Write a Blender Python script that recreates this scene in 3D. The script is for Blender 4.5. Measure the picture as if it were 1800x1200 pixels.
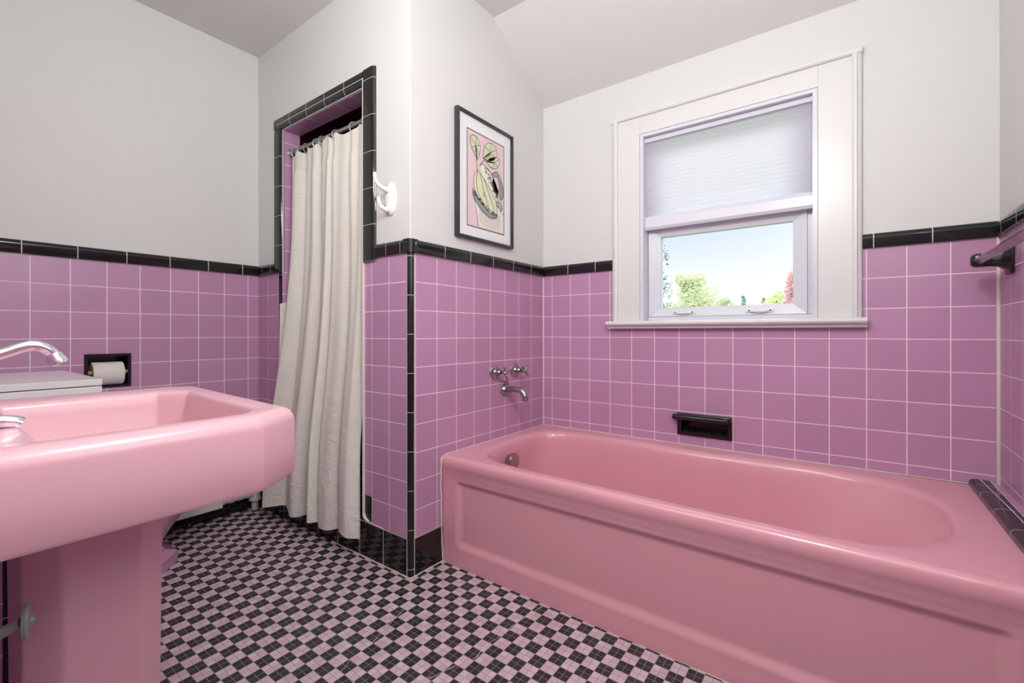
import bpy, bmesh, math, random
from mathutils import Vector, Matrix, noise
random.seed(7)
SC = bpy.context.scene
for o in list(bpy.data.objects): bpy.data.objects.remove(o)
COL = SC.collection
PI = math.pi

# ---------------------------------------------------------------- camera, world, light, exposure
T = 0.1095                    # tile module
ZB = 1.236                    # top of the lilac tiles
XE, YB, XA, YF = 1.7263, -0.9379, -1.2172, -2.20
cam = bpy.data.cameras.new('camera'); camo = bpy.data.objects.new('camera', cam); COL.objects.link(camo)
camo.location = (1.3365, -2.0977, 0.9317); camo.rotation_euler = (PI/2, 0.0007, 0.6363)
cam.lens = 16.0; cam.sensor_width = 36.0; cam.shift_y = -15.87/1800; cam.clip_start = 0.01; cam.clip_end = 500
SC.camera = camo
SC.view_settings.view_transform = 'Standard'; SC.view_settings.look = 'None'
SC.view_settings.gamma = 1; SC.view_settings.use_curve_mapping = False
SC.view_settings.exposure = 0.09

W = bpy.data.worlds.new('sky'); SC.world = W; W.use_nodes = True
nt = W.node_tree; nt.nodes.clear()
wo = nt.nodes.new('ShaderNodeOutputWorld'); bg = nt.nodes.new('ShaderNodeBackground')
tc = nt.nodes.new('ShaderNodeTexCoord'); sp = nt.nodes.new('ShaderNodeSeparateXYZ'); rp = nt.nodes.new('ShaderNodeValToRGB')
nt.links.new(tc.outputs['Generated'], sp.inputs[0]); nt.links.new(sp.outputs['Z'], rp.inputs[0])
e = rp.color_ramp.elements
e[0].position = 0.0; e[0].color = (0.30, 0.34, 0.28, 1)
e[1].position = 1.0; e[1].color = (3.6, 3.8, 4.2, 1)
for p_, c_ in ((0.02, (1.0, 1.0, 1.0, 1)), (0.10, (0.95, 0.97, 1.0, 1)), (0.20, (0.70, 0.79, 0.93, 1)), (0.36, (3.0, 3.1, 3.3, 1))):
    n_ = e.new(p_); n_.color = c_
nt.links.new(rp.outputs[0], bg.inputs[0]); bg.inputs[1].default_value = 1.08
nt.links.new(bg.outputs[0], wo.inputs[0])

def area_light(name, loc, rot, sx, sy, power, color=(1, 1, 1), portal=False):
    l = bpy.data.lights.new(name, 'AREA'); l.shape = 'RECTANGLE'; l.size = sx; l.size_y = sy
    l.energy = power; l.color = color
    o = bpy.data.objects.new(name, l); o.location = loc; o.rotation_euler = rot; COL.objects.link(o)
    if portal: l.cycles.is_portal = True
    return o
pl = bpy.data.lights.new('room_fill_light', 'POINT'); pl.energy = 33.0; pl.shadow_soft_size = 0.13; pl.color = (1.0, 0.99, 0.975)  # added fill light without a fixture, brightens the room and ceiling
po = bpy.data.objects.new('room_fill_light', pl); po.location = (1.12, -1.72, 1.95); COL.objects.link(po)
area_light('front_fill_light', (0.35, -2.16, 1.95), (math.radians(112), 0, 0), 0.6, 0.14, 9.5, (1.0, 0.99, 0.975))  # added fill out of view, tilted upward to lift the ceiling
area_light('right_fill_light', (1.69, -1.62, 1.55), (0, math.radians(90), 0), 0.7, 0.5, 4.0, (1.0, 0.99, 0.975))  # added side fill from the right for the sink side, no real fixture
sun = bpy.data.lights.new('sun', 'SUN'); sun.energy = 4.0; sun.angle = math.radians(2); sun.color = (1, .96, .9)
so = bpy.data.objects.new('sun', sun); so.rotation_euler = (math.radians(42), 0, math.radians(-20))
so.location = (0, 0, 20); COL.objects.link(so)
area_light('window_portal', (0.895, 0.115, 1.42), (math.radians(90), 0, PI), 0.70, 0.90, 1, portal=True)

# ---------------------------------------------------------------- node helpers and materials
def S(h):                     # sRGB 0-255 triple -> linear
    def f(c):
        c /= 255.0
        return c/12.92 if c <= 0.04045 else ((c+0.055)/1.055)**2.4
    return (f(h[0]), f(h[1]), f(h[2]), 1)
def newmat(name):
    m = bpy.data.materials.new(name); m.use_nodes = True
    return m, m.node_tree, m.node_tree.nodes['Principled BSDF']
def N(nt, t, **kw):
    n = nt.nodes.new(t)
    for k, v in kw.items(): setattr(n, k, v)
    return n
def M(nt, op, a, b=None, c=None):
    n = nt.nodes.new('ShaderNodeMath'); n.operation = op
    for i, v in enumerate((a, b, c)):
        if v is None: continue
        if isinstance(v, (int, float)): n.inputs[i].default_value = v
        else: nt.links.new(v, n.inputs[i])
    return n.outputs[0]
def plain(name, col, rough=0.5, metal=0.0, noise_amt=0.04, noise_scale=20, bump=0.0, bump_scale=60, coat=0.0, spec=0.5, ior=1.5):
    m, nt, b = newmat(name)
    b.inputs['Roughness'].default_value = rough; b.inputs['Metallic'].default_value = metal
    b.inputs['Specular IOR Level'].default_value = spec
    b.inputs['Coat Weight'].default_value = coat; b.inputs['Coat Roughness'].default_value = 0.06
    g = N(nt, 'ShaderNodeNewGeometry'); nz = N(nt, 'ShaderNodeTexNoise'); nz.inputs['Scale'].default_value = noise_scale
    nz.inputs['Detail'].default_value = 4
    nt.links.new(g.outputs['Position'], nz.inputs['Vector'])
    mx = N(nt, 'ShaderNodeMix'); mx.data_type = 'RGBA'
    mx.inputs[6].default_value = tuple(c*(1-noise_amt) for c in col[:3])+(1,)
    mx.inputs[7].default_value = tuple(min(1, c*(1+noise_amt)) for c in col[:3])+(1,)
    nt.links.new(nz.outputs[0], mx.inputs[0]); nt.links.new(mx.outputs[2], b.inputs['Base Color'])
    if bump:
        n2 = N(nt, 'ShaderNodeTexNoise'); n2.inputs['Scale'].default_value = bump_scale; n2.inputs['Detail'].default_value = 3
        nt.links.new(g.outputs['Position'], n2.inputs['Vector'])
        bp = N(nt, 'ShaderNodeBump'); bp.inputs['Strength'].default_value = 1; bp.inputs['Distance'].default_value = bump
        nt.links.new(n2.outputs[0], bp.inputs['Height']); nt.links.new(bp.outputs[0], b.inputs['Normal'])
    return m

def tile(name, col, x0=0, y0=0, z0=ZB, px=T, py=T, pz=T, mortar=0.0155, grout=(238, 220, 226), rough=0.3,
         var=0.05, wav=0.00025, gb=0.0006, spec=0.5):
    """box-mapped grid of tiles in world metres: horizontal coordinate x or y by the face normal, vertical z"""
    m, nt, b = newmat(name)
    g = N(nt, 'ShaderNodeNewGeometry'); sp = N(nt, 'ShaderNodeSeparateXYZ'); sn = N(nt, 'ShaderNodeSeparateXYZ')
    nt.links.new(g.outputs['Position'], sp.inputs[0]); nt.links.new(g.outputs['True Normal'], sn.inputs[0])
    ux = M(nt, 'DIVIDE', M(nt, 'SUBTRACT', sp.outputs[0], x0), px)
    uy = M(nt, 'DIVIDE', M(nt, 'SUBTRACT', sp.outputs[1], y0), py)
    uz = M(nt, 'DIVIDE', M(nt, 'SUBTRACT', sp.outputs[2], z0), pz)
    isx = M(nt, 'GREATER_THAN', M(nt, 'ABSOLUTE', sn.outputs[0]), 0.6)
    isz = M(nt, 'GREATER_THAN', M(nt, 'ABSOLUTE', sn.outputs[2]), 0.6)
    u = M(nt, 'ADD', M(nt, 'MULTIPLY', uy, isx), M(nt, 'MULTIPLY', ux, M(nt, 'SUBTRACT', 1.0, isx)))
    v = M(nt, 'ADD', M(nt, 'MULTIPLY', uy, isz), M(nt, 'MULTIPLY', uz, M(nt, 'SUBTRACT', 1.0, isz)))
    cb = N(nt, 'ShaderNodeCombineXYZ')
    nt.links.new(M(nt, 'ADD', u, 200.0), cb.inputs[0]); nt.links.new(M(nt, 'ADD', v, 200.0), cb.inputs[1])
    br = N(nt, 'ShaderNodeTexBrick'); br.offset = 0; br.squash = 1
    br.inputs['Scale'].default_value = 1; br.inputs['Brick Width'].default_value = 1; br.inputs['Row Height'].default_value = 1
    br.inputs['Mortar Size'].default_value = mortar; br.inputs['Mortar Smooth'].default_value = 0.15
    br.inputs['Color1'].default_value = tuple(c*(1-var) for c in col[:3])+(1,)
    br.inputs['Color2'].default_value = tuple(c*(1+var) for c in col[:3])+(1,)
    br.inputs['Mortar'].default_value = S(grout)
    nt.links.new(cb.outputs[0], br.inputs['Vector']); nt.links.new(br.outputs['Color'], b.inputs['Base Color'])
    nt.links.new(M(nt, 'ADD', M(nt, 'MULTIPLY', br.outputs['Fac'], 0.5), rough), b.inputs['Roughness'])
    b.inputs['Specular IOR Level'].default_value = spec
    nz = N(nt, 'ShaderNodeTexNoise'); nz.inputs['Scale'].default_value = 9; nz.inputs['Detail'].default_value = 1
    nt.links.new(g.outputs['Position'], nz.inputs['Vector'])
    h = M(nt, 'ADD', M(nt, 'MULTIPLY', br.outputs['Fac'], -gb), M(nt, 'MULTIPLY', nz.outputs[0], wav*8))
    bp = N(nt, 'ShaderNodeBump'); bp.inputs['Distance'].default_value = 1; bp.inputs['Strength'].default_value = 0.8
    nt.links.new(h, bp.inputs['Height']); nt.links.new(bp.outputs[0], b.inputs['Normal'])
    return m

LIL = S((186, 140, 174))
m_paint = plain('wall_paint', S((211, 211, 209)), 0.55, noise_amt=0.01, bump=0.0006, bump_scale=14)
m_ceil = plain('ceiling_paint', S((213, 211, 210)), 0.6, noise_amt=0.01, bump=0.0004, bump_scale=20)
m_trimw = plain('white_trim_paint', S((217, 217, 216)), 0.3, noise_amt=0.01, bump=0.0003, bump_scale=30)
m_vinyl = plain('white_vinyl', S((212, 213, 222)), 0.3, noise_amt=0.01)
m_tD = tile('lilac_tiles_back_wall', LIL, x0=.0553, px=.11122, y0=-.11838, py=.1134)
m_tC = tile('lilac_tiles_tub_end_wall', LIL, y0=-.11838, py=.1134, x0=-.01555)
m_tB = tile('lilac_tiles_shower_wall', LIL, x0=-.01555, px=T, y0=-.85, py=T)
m_tA = tile('lilac_tiles_left_wall', LIL, y0=-.99079, py=.11399)
m_tE = tile('lilac_tiles_right_wall', LIL, y0=-.122, py=.117)
m_tR = tile('lilac_tiles_shower_reveal', LIL, x0=-.959, px=.1127, y0=-.938, py=.5, pz=T)
BLK = (0.012, 0.011, 0.012, 1)
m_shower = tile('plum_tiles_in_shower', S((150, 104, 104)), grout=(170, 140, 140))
m_blackbase = tile('black_base_tiles', BLK, x0=-.162, px=.157, y0=-.938, py=.32, z0=.1465, pz=.5, mortar=0.012, grout=(190, 185, 172), rough=0.05, wav=0.00008, var=.1)
m_capA = tile('black_cap_tiles_left', BLK, y0=-1.022, py=.158, x0=-.047, px=.085, z0=0, pz=5, mortar=.011, grout=(205, 200, 192), rough=0.1, wav=.0001, var=.2)
m_capC = tile('black_cap_tiles_tub_end', BLK, y0=-.134, py=.1572, z0=0, pz=5, mortar=.011, grout=(190, 186, 180), rough=0.1, wav=.0001, var=.2)
m_capD = tile('black_cap_tiles_back', BLK, x0=.158, px=.1565, z0=0, pz=5, mortar=.011, grout=(205, 200, 192), rough=0.08, wav=.0001, var=.2)
m_capV = tile('black_bullnose_tiles_vertical', BLK, x0=-5, px=50, y0=-50, py=99, z0=.0295, pz=.1493, mortar=.008, grout=(190, 186, 180), rough=0.08, wav=.0001, var=.2)
m_capT = tile('black_bullnose_tiles_above_door', BLK, x0=-.873, px=.153, y0=-50, py=99, z0=0, pz=5, mortar=.009, grout=(205, 200, 192), rough=0.1, wav=.0001, var=.2)
m_ledge = tile('black_ledge_tiles', BLK, x0=-5, px=50, y0=-.153, py=.162, z0=-5, pz=50, mortar=.010, grout=(175, 165, 170), rough=0.1, wav=.0001, var=.2)
m_black = plain('black_glazed_ceramic', BLK, 0.08, noise_amt=.1, bump=.0002, bump_scale=12)
m_pink = plain('pink_enamel', S((217, 171, 181)), 0.3, noise_amt=0.015, noise_scale=6, bump=0.00025, bump_scale=5, coat=0.2)
m_apron = plain('pink_enamel_tub', S((218, 158, 170)), 0.25, noise_amt=0.02, noise_scale=8, bump=0.0004, bump_scale=14, coat=0.4)
m_lilacwc = plain('lilac_porcelain', S((196, 146, 178)), 0.12, noise_amt=0.01, coat=0.3)
m_white = plain('white_gloss', S((236, 236, 235)), 0.25, noise_amt=0.005)
m_ceramicw = plain('white_ceramic', S((232, 230, 228)), 0.15, noise_amt=0.005)
m_chrome = plain('chrome', (0.80, 0.80, 0.82, 1), 0.08, metal=1, noise_amt=0.03)
m_nickel = plain('worn_nickel', (0.42, 0.40, 0.40, 1), 0.22, metal=1, noise_amt=0.2, noise_scale=60)
m_valve = plain('tarnished_brass_green', S((150, 164, 152)), 0.4, metal=.2, noise_amt=0.25, noise_scale=50)
m_rod = plain('grey_rod_metal', S((150, 146, 146)), 0.3, metal=.5)
m_wood = plain('light_wood', S((196, 150, 106)), 0.6, noise_amt=.15, noise_scale=80)
m_paper = plain('tissue_paper', S((226, 222, 216)), 0.9, noise_amt=.03, noise_scale=120, bump=.0006, bump_scale=180)
m_rad = plain('radiator_white', S((222, 222, 218)), 0.35)
m_pipe = plain('painted_pipe', S((196, 194, 188)), 0.4, noise_amt=.15, noise_scale=70, bump=.002, bump_scale=60)
m_fin = plain('dark_copper_fins', S((92, 70, 52)), 0.4, metal=.7)
m_grout = plain('cream_grout', S((206, 198, 180)), 0.8, noise_amt=.1, bump=.001, bump_scale=120)
m_caulk = plain('white_caulk', S((222, 212, 204)), 0.6, noise_amt=.06, noise_scale=90, bump=.001, bump_scale=90)
m_frame = plain('black_picture_frame', S((46, 46, 50)), 0.3, noise_amt=.05)
m_mat = plain('picture_mat', S((226, 228, 228)), 0.8, noise_amt=.01)
m_screw = plain('dark_screw', S((40, 38, 36)), 0.5)
m_bar = plain('clear_plastic_bar', S((140, 116, 132)), 0.06, noise_amt=.02)

def mat_floor():
    m, nt, b = newmat('checker_mosaic_floor')
    c = .0416
    g = N(nt, 'ShaderNodeNewGeometry'); sp = N(nt, 'ShaderNodeSeparateXYZ'); nt.links.new(g.outputs['Position'], sp.inputs[0])
    u = M(nt, 'ADD', M(nt, 'DIVIDE', M(nt, 'SUBTRACT', sp.outputs[0], .0242), c), 200.0)
    v = M(nt, 'ADD', M(nt, 'DIVIDE', M(nt, 'SUBTRACT', sp.outputs[1], -.748), c), 201.0)
    par = M(nt, 'MODULO', M(nt, 'ADD', M(nt, 'FLOOR', u), M(nt, 'FLOOR', v)), 2.0)
    cb = N(nt, 'ShaderNodeCombineXYZ'); nt.links.new(M(nt, 'MULTIPLY', u, 2.0), cb.inputs[0]); nt.links.new(M(nt, 'MULTIPLY', v, 2.0), cb.inputs[1])
    br = N(nt, 'ShaderNodeTexBrick'); br.offset = 0; br.squash = 1
    for k, vv in (('Scale', 1), ('Brick Width', 1), ('Row Height', 1), ('Mortar Size', .04), ('Mortar Smooth', .3)): br.inputs[k].default_value = vv
    br.inputs['Color1'].default_value = (0, 0, 0, 1); br.inputs['Color2'].default_value = (1, 1, 1, 1); br.inputs['Mortar'].default_value = (.5, .5, .5, 1)
    nt.links.new(cb.outputs[0], br.inputs['Vector'])
    lil = N(nt, 'ShaderNodeMix'); lil.data_type = 'RGBA'; lil.inputs[6].default_value = S((198, 172, 187)); lil.inputs[7].default_value = S((216, 194, 209))
    nt.links.new(br.outputs['Color'], lil.inputs[0])
    blk = N(nt, 'ShaderNodeMix'); blk.data_type = 'RGBA'; blk.inputs[6].default_value = S((34, 34, 38)); blk.inputs[7].default_value = S((50, 49, 52))
    nt.links.new(br.outputs['Color'], blk.inputs[0])
    ck = N(nt, 'ShaderNodeMix'); ck.data_type = 'RGBA'
    nt.links.new(par, ck.inputs[0]); nt.links.new(lil.outputs[2], ck.inputs[7]); nt.links.new(blk.outputs[2], ck.inputs[6])
    fin = N(nt, 'ShaderNodeMix'); fin.data_type = 'RGBA'; fin.inputs[7].default_value = S((146, 142, 128))
    nt.links.new(br.outputs['Fac'], fin.inputs[0]); nt.links.new(ck.outputs[2], fin.inputs[6])
    nz = N(nt, 'ShaderNodeTexNoise'); nz.inputs['Scale'].default_value = 5; nz.inputs['Detail'].default_value = 5; nt.links.new(g.outputs['Position'], nz.inputs['Vector'])
    dirt = N(nt, 'ShaderNodeMix'); dirt.data_type = 'RGBA'; dirt.blend_type = 'MULTIPLY'; dirt.inputs[7].default_value = (.82, .80, .78, 1)
    nt.links.new(M(nt, 'MULTIPLY', nz.outputs[0], .6), dirt.inputs[0]); nt.links.new(fin.outputs[2], dirt.inputs[6])
    nt.links.new(dirt.outputs[2], b.inputs['Base Color']); b.inputs['Roughness'].default_value = .42
    bp = N(nt, 'ShaderNodeBump'); bp.inputs['Distance'].default_value = .0004
    nt.links.new(M(nt, 'SUBTRACT', 1.0, br.outputs['Fac']), bp.inputs['Height']); nt.links.new(bp.outputs[0], b.inputs['Normal'])
    return m
m_floor = mat_floor()

def mat_cloth():
    m, nt, b = newmat('cream_woven_cloth')
    g = N(nt, 'ShaderNodeNewGeometry'); mp = N(nt, 'ShaderNodeMapping'); mp.inputs['Scale'].default_value = (14, 14, 260)
    nt.links.new(g.outputs['Position'], mp.inputs[0])
    nz = N(nt, 'ShaderNodeTexNoise'); nz.inputs['Scale'].default_value = 1; nz.inputs['Detail'].default_value = 4; nt.links.new(mp.outputs[0], nz.inputs['Vector'])
    st = N(nt, 'ShaderNodeTexNoise'); st.inputs['Scale'].default_value = 4; st.inputs['Detail'].default_value = 3; nt.links.new(g.outputs['Position'], st.inputs['Vector'])
    mx = N(nt, 'ShaderNodeMix'); mx.data_type = 'RGBA'; mx.inputs[6].default_value = S((208, 204, 198)); mx.inputs[7].default_value = S((228, 225, 219))
    nt.links.new(nz.outputs[0], mx.inputs[0])
    mm = N(nt, 'ShaderNodeMix'); mm.data_type = 'RGBA'; mm.blend_type = 'MULTIPLY'; mm.inputs[7].default_value = (.95, .90, .78, 1)
    nt.links.new(M(nt, 'MULTIPLY', st.outputs[0], .4), mm.inputs[0]); nt.links.new(mx.outputs[2], mm.inputs[6])
    nt.links.new(mm.outputs[2], b.inputs['Base Color']); b.inputs['Roughness'].default_value = .9
    b.inputs['Specular IOR Level'].default_value = .2
    # crinkles stronger toward the hem
    sp = N(nt, 'ShaderNodeSeparateXYZ'); nt.links.new(g.outputs['Position'], sp.inputs[0])
    vo = N(nt, 'ShaderNodeTexNoise'); vo.inputs['Scale'].default_value = 22; vo.inputs['Detail'].default_value = 4; vo.inputs['Distortion'].default_value = 1.6
    nt.links.new(g.outputs['Position'], vo.inputs['Vector'])
    w = M(nt, 'MAXIMUM', M(nt, 'SUBTRACT', .95, sp.outputs[2]), 0.08)
    h = M(nt, 'ADD', M(nt, 'MULTIPLY', M(nt, 'MULTIPLY', vo.outputs[0], w), .011), M(nt, 'MULTIPLY', nz.outputs[0], .0007))
    bp = N(nt, 'ShaderNodeBump'); bp.inputs['Distance'].default_value = 1; bp.inputs['Strength'].default_value = .8
    nt.links.new(h, bp.inputs['Height']); nt.links.new(bp.outputs[0], b.inputs['Normal'])
    return m
m_cloth = mat_cloth()

def mat_glass():
    m, nt, b = newmat('window_glass'); nt.nodes.remove(b)
    out = nt.nodes['Material Output']; tr = N(nt, 'ShaderNodeBsdfTransparent'); tr.inputs[0].default_value = (.97, .98, .99, 1)
    gl = N(nt, 'ShaderNodeBsdfGlossy'); gl.inputs['Roughness'].default_value = .03
    fr = N(nt, 'ShaderNodeFresnel'); fr.inputs[0].default_value = 1.4
    mx = N(nt, 'ShaderNodeMixShader'); nt.links.new(fr.outputs[0], mx.inputs[0]); nt.links.new(tr.outputs[0], mx.inputs[1]); nt.links.new(gl.outputs[0], mx.inputs[2])
    nt.links.new(mx.outputs[0], out.inputs[0]); return m
m_glass = mat_glass()
def mat_shade():
    m, nt, b = newmat('translucent_shade_fabric'); nt.nodes.remove(b)
    out = nt.nodes['Material Output']
    d = N(nt, 'ShaderNodeBsdfDiffuse'); d.inputs[0].default_value = S((240, 240, 244)); t = N(nt, 'ShaderNodeBsdfTranslucent'); t.inputs[0].default_value = S((250, 246, 255))
    g = N(nt, 'ShaderNodeNewGeometry'); mp = N(nt, 'ShaderNodeMapping'); mp.inputs['Scale'].default_value = (6, 6, 300)
    nt.links.new(g.outputs['Position'], mp.inputs[0])
    nz = N(nt, 'ShaderNodeTexNoise'); nz.inputs['Scale'].default_value = 1; nt.links.new(mp.outputs[0], nz.inputs['Vector'])
    mx = N(nt, 'ShaderNodeMixShader'); nt.links.new(M(nt, 'ADD', .70, M(nt, 'MULTIPLY', nz.outputs[0], .14)), mx.inputs[0])
    nt.links.new(d.outputs[0], mx.inputs[1]); nt.links.new(t.outputs[0], mx.inputs[2]); nt.links.new(mx.outputs[0], out.inputs[0]); return m
m_shade = mat_shade()
def mat_leaf(name, c1, c2):
    m, nt, b = newmat(name); nt.nodes.remove(b); out = nt.nodes['Material Output']
    g = N(nt, 'ShaderNodeNewGeometry'); nz = N(nt, 'ShaderNodeTexNoise'); nz.inputs['Scale'].default_value = 2.2; nt.links.new(g.outputs['Position'], nz.inputs['Vector'])
    mx = N(nt, 'ShaderNodeMix'); mx.data_type = 'RGBA'; mx.inputs[6].default_value = S(c1); mx.inputs[7].default_value = S(c2); nt.links.new(nz.outputs[0], mx.inputs[0])
    d = N(nt, 'ShaderNodeBsdfDiffuse'); t = N(nt, 'ShaderNodeBsdfTranslucent')
    nt.links.new(mx.outputs[2], d.inputs[0]); nt.links.new(mx.outputs[2], t.inputs[0])
    ms = N(nt, 'ShaderNodeMixShader'); ms.inputs[0].default_value = .5
    nt.links.new(d.outputs[0], ms.inputs[1]); nt.links.new(t.outputs[0], ms.inputs[2]); nt.links.new(ms.outputs[0], out.inputs[0]); return m

# ---------------------------------------------------------------- object helpers
def link(name, me, mats, parent=None, smooth=False):
    for m in (mats if isinstance(mats, (list, tuple)) else [mats]): me.materials.append(m)
    if smooth:
        for p in me.polygons: p.use_smooth = True
    o = bpy.data.objects.new(name, me); COL.objects.link(o)
    if parent is not None:
        o.parent = parent; o.matrix_parent_inverse = parent.matrix_world.inverted() if False else Matrix.Translation(-Vector(parent.location))
    return o
def obj(name, bm, mats, parent=None, smooth=False, sharp=40):
    me = bpy.data.meshes.new(name)
    bmesh.ops.recalc_face_normals(bm, faces=bm.faces[:]) if len(bm.faces) else None
    bm.to_mesh(me); bm.free()
    o = link(name, me, mats, parent, smooth)
    if smooth and sharp: me.set_sharp_from_angle(angle=math.radians(sharp))
    return o
def struct(o): o['kind'] = 'structure'; return o
def tag(o, label, cat, group=None):
    o['label'] = label; o['category'] = cat
    if group: o['group'] = group
    return o
def thing(name, label, cat, loc=(0, 0, 0), group=None):
    o = bpy.data.objects.new(name, None); COL.objects.link(o); o.location = loc; o.empty_display_size = .05
    return tag(o, label, cat, group)
def box(bm, x0, x1, y0, y1, z0, z1, mi=0, bevel=0.0, seg=2):
    vs = [bm.verts.new((x, y, z)) for x in (x0, x1) for y in (y0, y1) for z in (z0, z1)]
    idx = [(0, 1, 3, 2), (4, 6, 7, 5), (0, 4, 5, 1), (2, 3, 7, 6), (0, 2, 6, 4), (1, 5, 7, 3)]
    fs = [bm.faces.new([vs[i] for i in f]) for f in idx]
    for f in fs: f.material_index = mi
    if bevel:
        es = list({e for f in fs for e in f.edges})
        r = bmesh.ops.bevel(bm, geom=es, offset=bevel, segments=seg, affect='EDGES', profile=.5)
        for f in r['faces']: f.material_index = mi
    return vs
def prism(bm, pts, axis, a, b, mi=0, close=True):
    """2D polygon pts extruded along axis (0,1,2) from a to b; the 2D coords are the two other axes in order"""
    def mk(p, t):
        q = [0, 0, 0]; o = [i for i in range(3) if i != axis]
        q[o[0]], q[o[1]] = p; q[axis] = t; return bm.verts.new(q)
    A = [mk(p, a) for p in pts]; B = [mk(p, b) for p in pts]; n = len(pts)
    for i in range(n if close else n-1):
        j = (i+1) % n; f = bm.faces.new((A[i], A[j], B[j], B[i])); f.material_index = mi
    if close:
        bm.faces.new(A).material_index = mi; bm.faces.new(B[::-1]).material_index = mi
def frame_of(d):
    d = Vector(d).normalized(); up = Vector((0, 0, 1)) if abs(d.z) < .9 else Vector((1, 0, 0))
    a = d.cross(up).normalized(); return d, a, a.cross(d).normalized()
def tube(bm, pts, r, n=16, caps=True, mi=0):
    pts = [Vector(p) for p in pts]; rs = r if isinstance(r, (list, tuple)) else [r]*len(pts); rings = []
    d0, a, b = frame_of(pts[1]-pts[0])
    for i, p in enumerate(pts):
        d = (pts[min(i+1, len(pts)-1)]-pts[max(i-1, 0)]).normalized()
        a = (a-d*a.dot(d)).normalized(); b = d.cross(a)
        rings.append([bm.verts.new(p+rs[i]*(math.cos(2*PI*k/n)*a+math.sin(2*PI*k/n)*b)) for k in range(n)])
    for i in range(len(rings)-1):
        for k in range(n):
            bm.faces.new((rings[i][k], rings[i][(k+1) % n], rings[i+1][(k+1) % n], rings[i+1][k])).material_index = mi
    if caps:
        bm.faces.new(rings[0]).material_index = mi; bm.faces.new(rings[-1][::-1]).material_index = mi
def lathe(bm, o, d, prof, n=28, mi=0):
    """prof = [(distance along d, radius)]"""
    o = Vector(o); d, a, b = frame_of(d); rings = []
    for t, r in prof:
        rings.append([bm.verts.new(o+d*t+max(r, 1e-5)*(math.cos(2*PI*k/n)*a+math.sin(2*PI*k/n)*b)) for k in range(n)])
    for i in range(len(rings)-1):
        for k in range(n): bm.faces.new((rings[i][k], rings[i][(k+1) % n], rings[i+1][(k+1) % n], rings[i+1][k])).material_index = mi
    bm.faces.new(rings[0]).material_index = mi; bm.faces.new(rings[-1][::-1]).material_index = mi
def catmull(P, n, closed=False):
    P = [Vector(p) for p in P]; out = []; m = len(P)
    segs = m if closed else m-1
    for i in range(segs):
        g = (lambda k: P[k % m]) if closed else (lambda k: P[max(0, min(m-1, k))])
        p0, p1, p2, p3 = g(i-1), g(i), g(i+1), g(i+2)
        for s in range(n):
            t = s/n
            out.append(.5*((2*p1)+(-p0+p2)*t+(2*p0-5*p1+4*p2-p3)*t*t+(-p0+3*p1-3*p2+p3)*t**3))
    if not closed: out.append(P[-1])
    return out
def roundpoly(poly, d, r, k=5):
    """inward offset d of a convex CCW polygon, each corner rounded with radius r"""
    n = len(poly); P = [Vector(p) for p in poly]; out = []
    lines = []
    for i in range(n):
        a, b = P[i], P[(i+1) % n]; t = (b-a).normalized(); nn = Vector((-t.y, t.x)); lines.append((a+nn*d, t))
    C = []
    for i in range(n):
        (a, t), (c, s) = lines[i-1], lines[i]
        den = t.x*s.y-t.y*s.x; u = ((c.x-a.x)*s.y-(c.y-a.y)*s.x)/den; C.append(a+t*u)
    for i in range(n):
        p = C[i]; a = (C[i-1]-p).normalized(); b = (C[(i+1) % n]-p).normalized()
        ang = math.acos(max(-1, min(1, a.dot(b)))); L = min(r/math.tan(ang/2), .45*(C[i-1]-p).length, .45*(C[(i+1) % n]-p).length); rr = L*math.tan(ang/2)
        cen = p+(a+b).normalized()*(rr/math.sin(ang/2)); s0 = p+a*L-cen; s1 = p+b*L-cen
        a0 = math.atan2(s0.y, s0.x); a1 = math.atan2(s1.y, s1.x)
        while a1 < a0: a1 += 2*PI
        for j in range(k+1):
            q = a0+(a1-a0)*j/k; out.append((cen.x+rr*math.cos(q), cen.y+rr*math.sin(q)))
    return out
def loft(bm, rings, cap0=True, cap1=True, mi=0, closed=True):
    R = [[bm.verts.new(p) for p in r] for r in rings]; n = len(R[0])
    for i in range(len(R)-1):
        for k in range(n if closed else n-1):
            bm.faces.new((R[i][k], R[i][(k+1) % n], R[i+1][(k+1) % n], R[i+1][k])).material_index = mi
    if cap0: bm.faces.new(R[0][::-1]).material_index = mi
    if cap1: bm.faces.new(R[-1]).material_index = mi
    return R

def wallgrid(name, axis, p0, p1, us, zs, mats, rule):
    """slab between p0 and p1 on `axis`, cut in cells us x zs; rule(u, z) gives the material index or None for a hole"""
    bm = bmesh.new()
    for i in range(len(us)-1):
        for j in range(len(zs)-1):
            r = rule((us[i]+us[i+1])/2, (zs[j]+zs[j+1])/2)
            if r is None: continue
            if axis == 0: box(bm, min(p0, p1), max(p0, p1), us[i], us[i+1], zs[j], zs[j+1], r)
            else: box(bm, us[i], us[i+1], min(p0, p1), max(p0, p1), zs[j], zs[j+1], r)
    return struct(obj(name, bm, mats))

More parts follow.
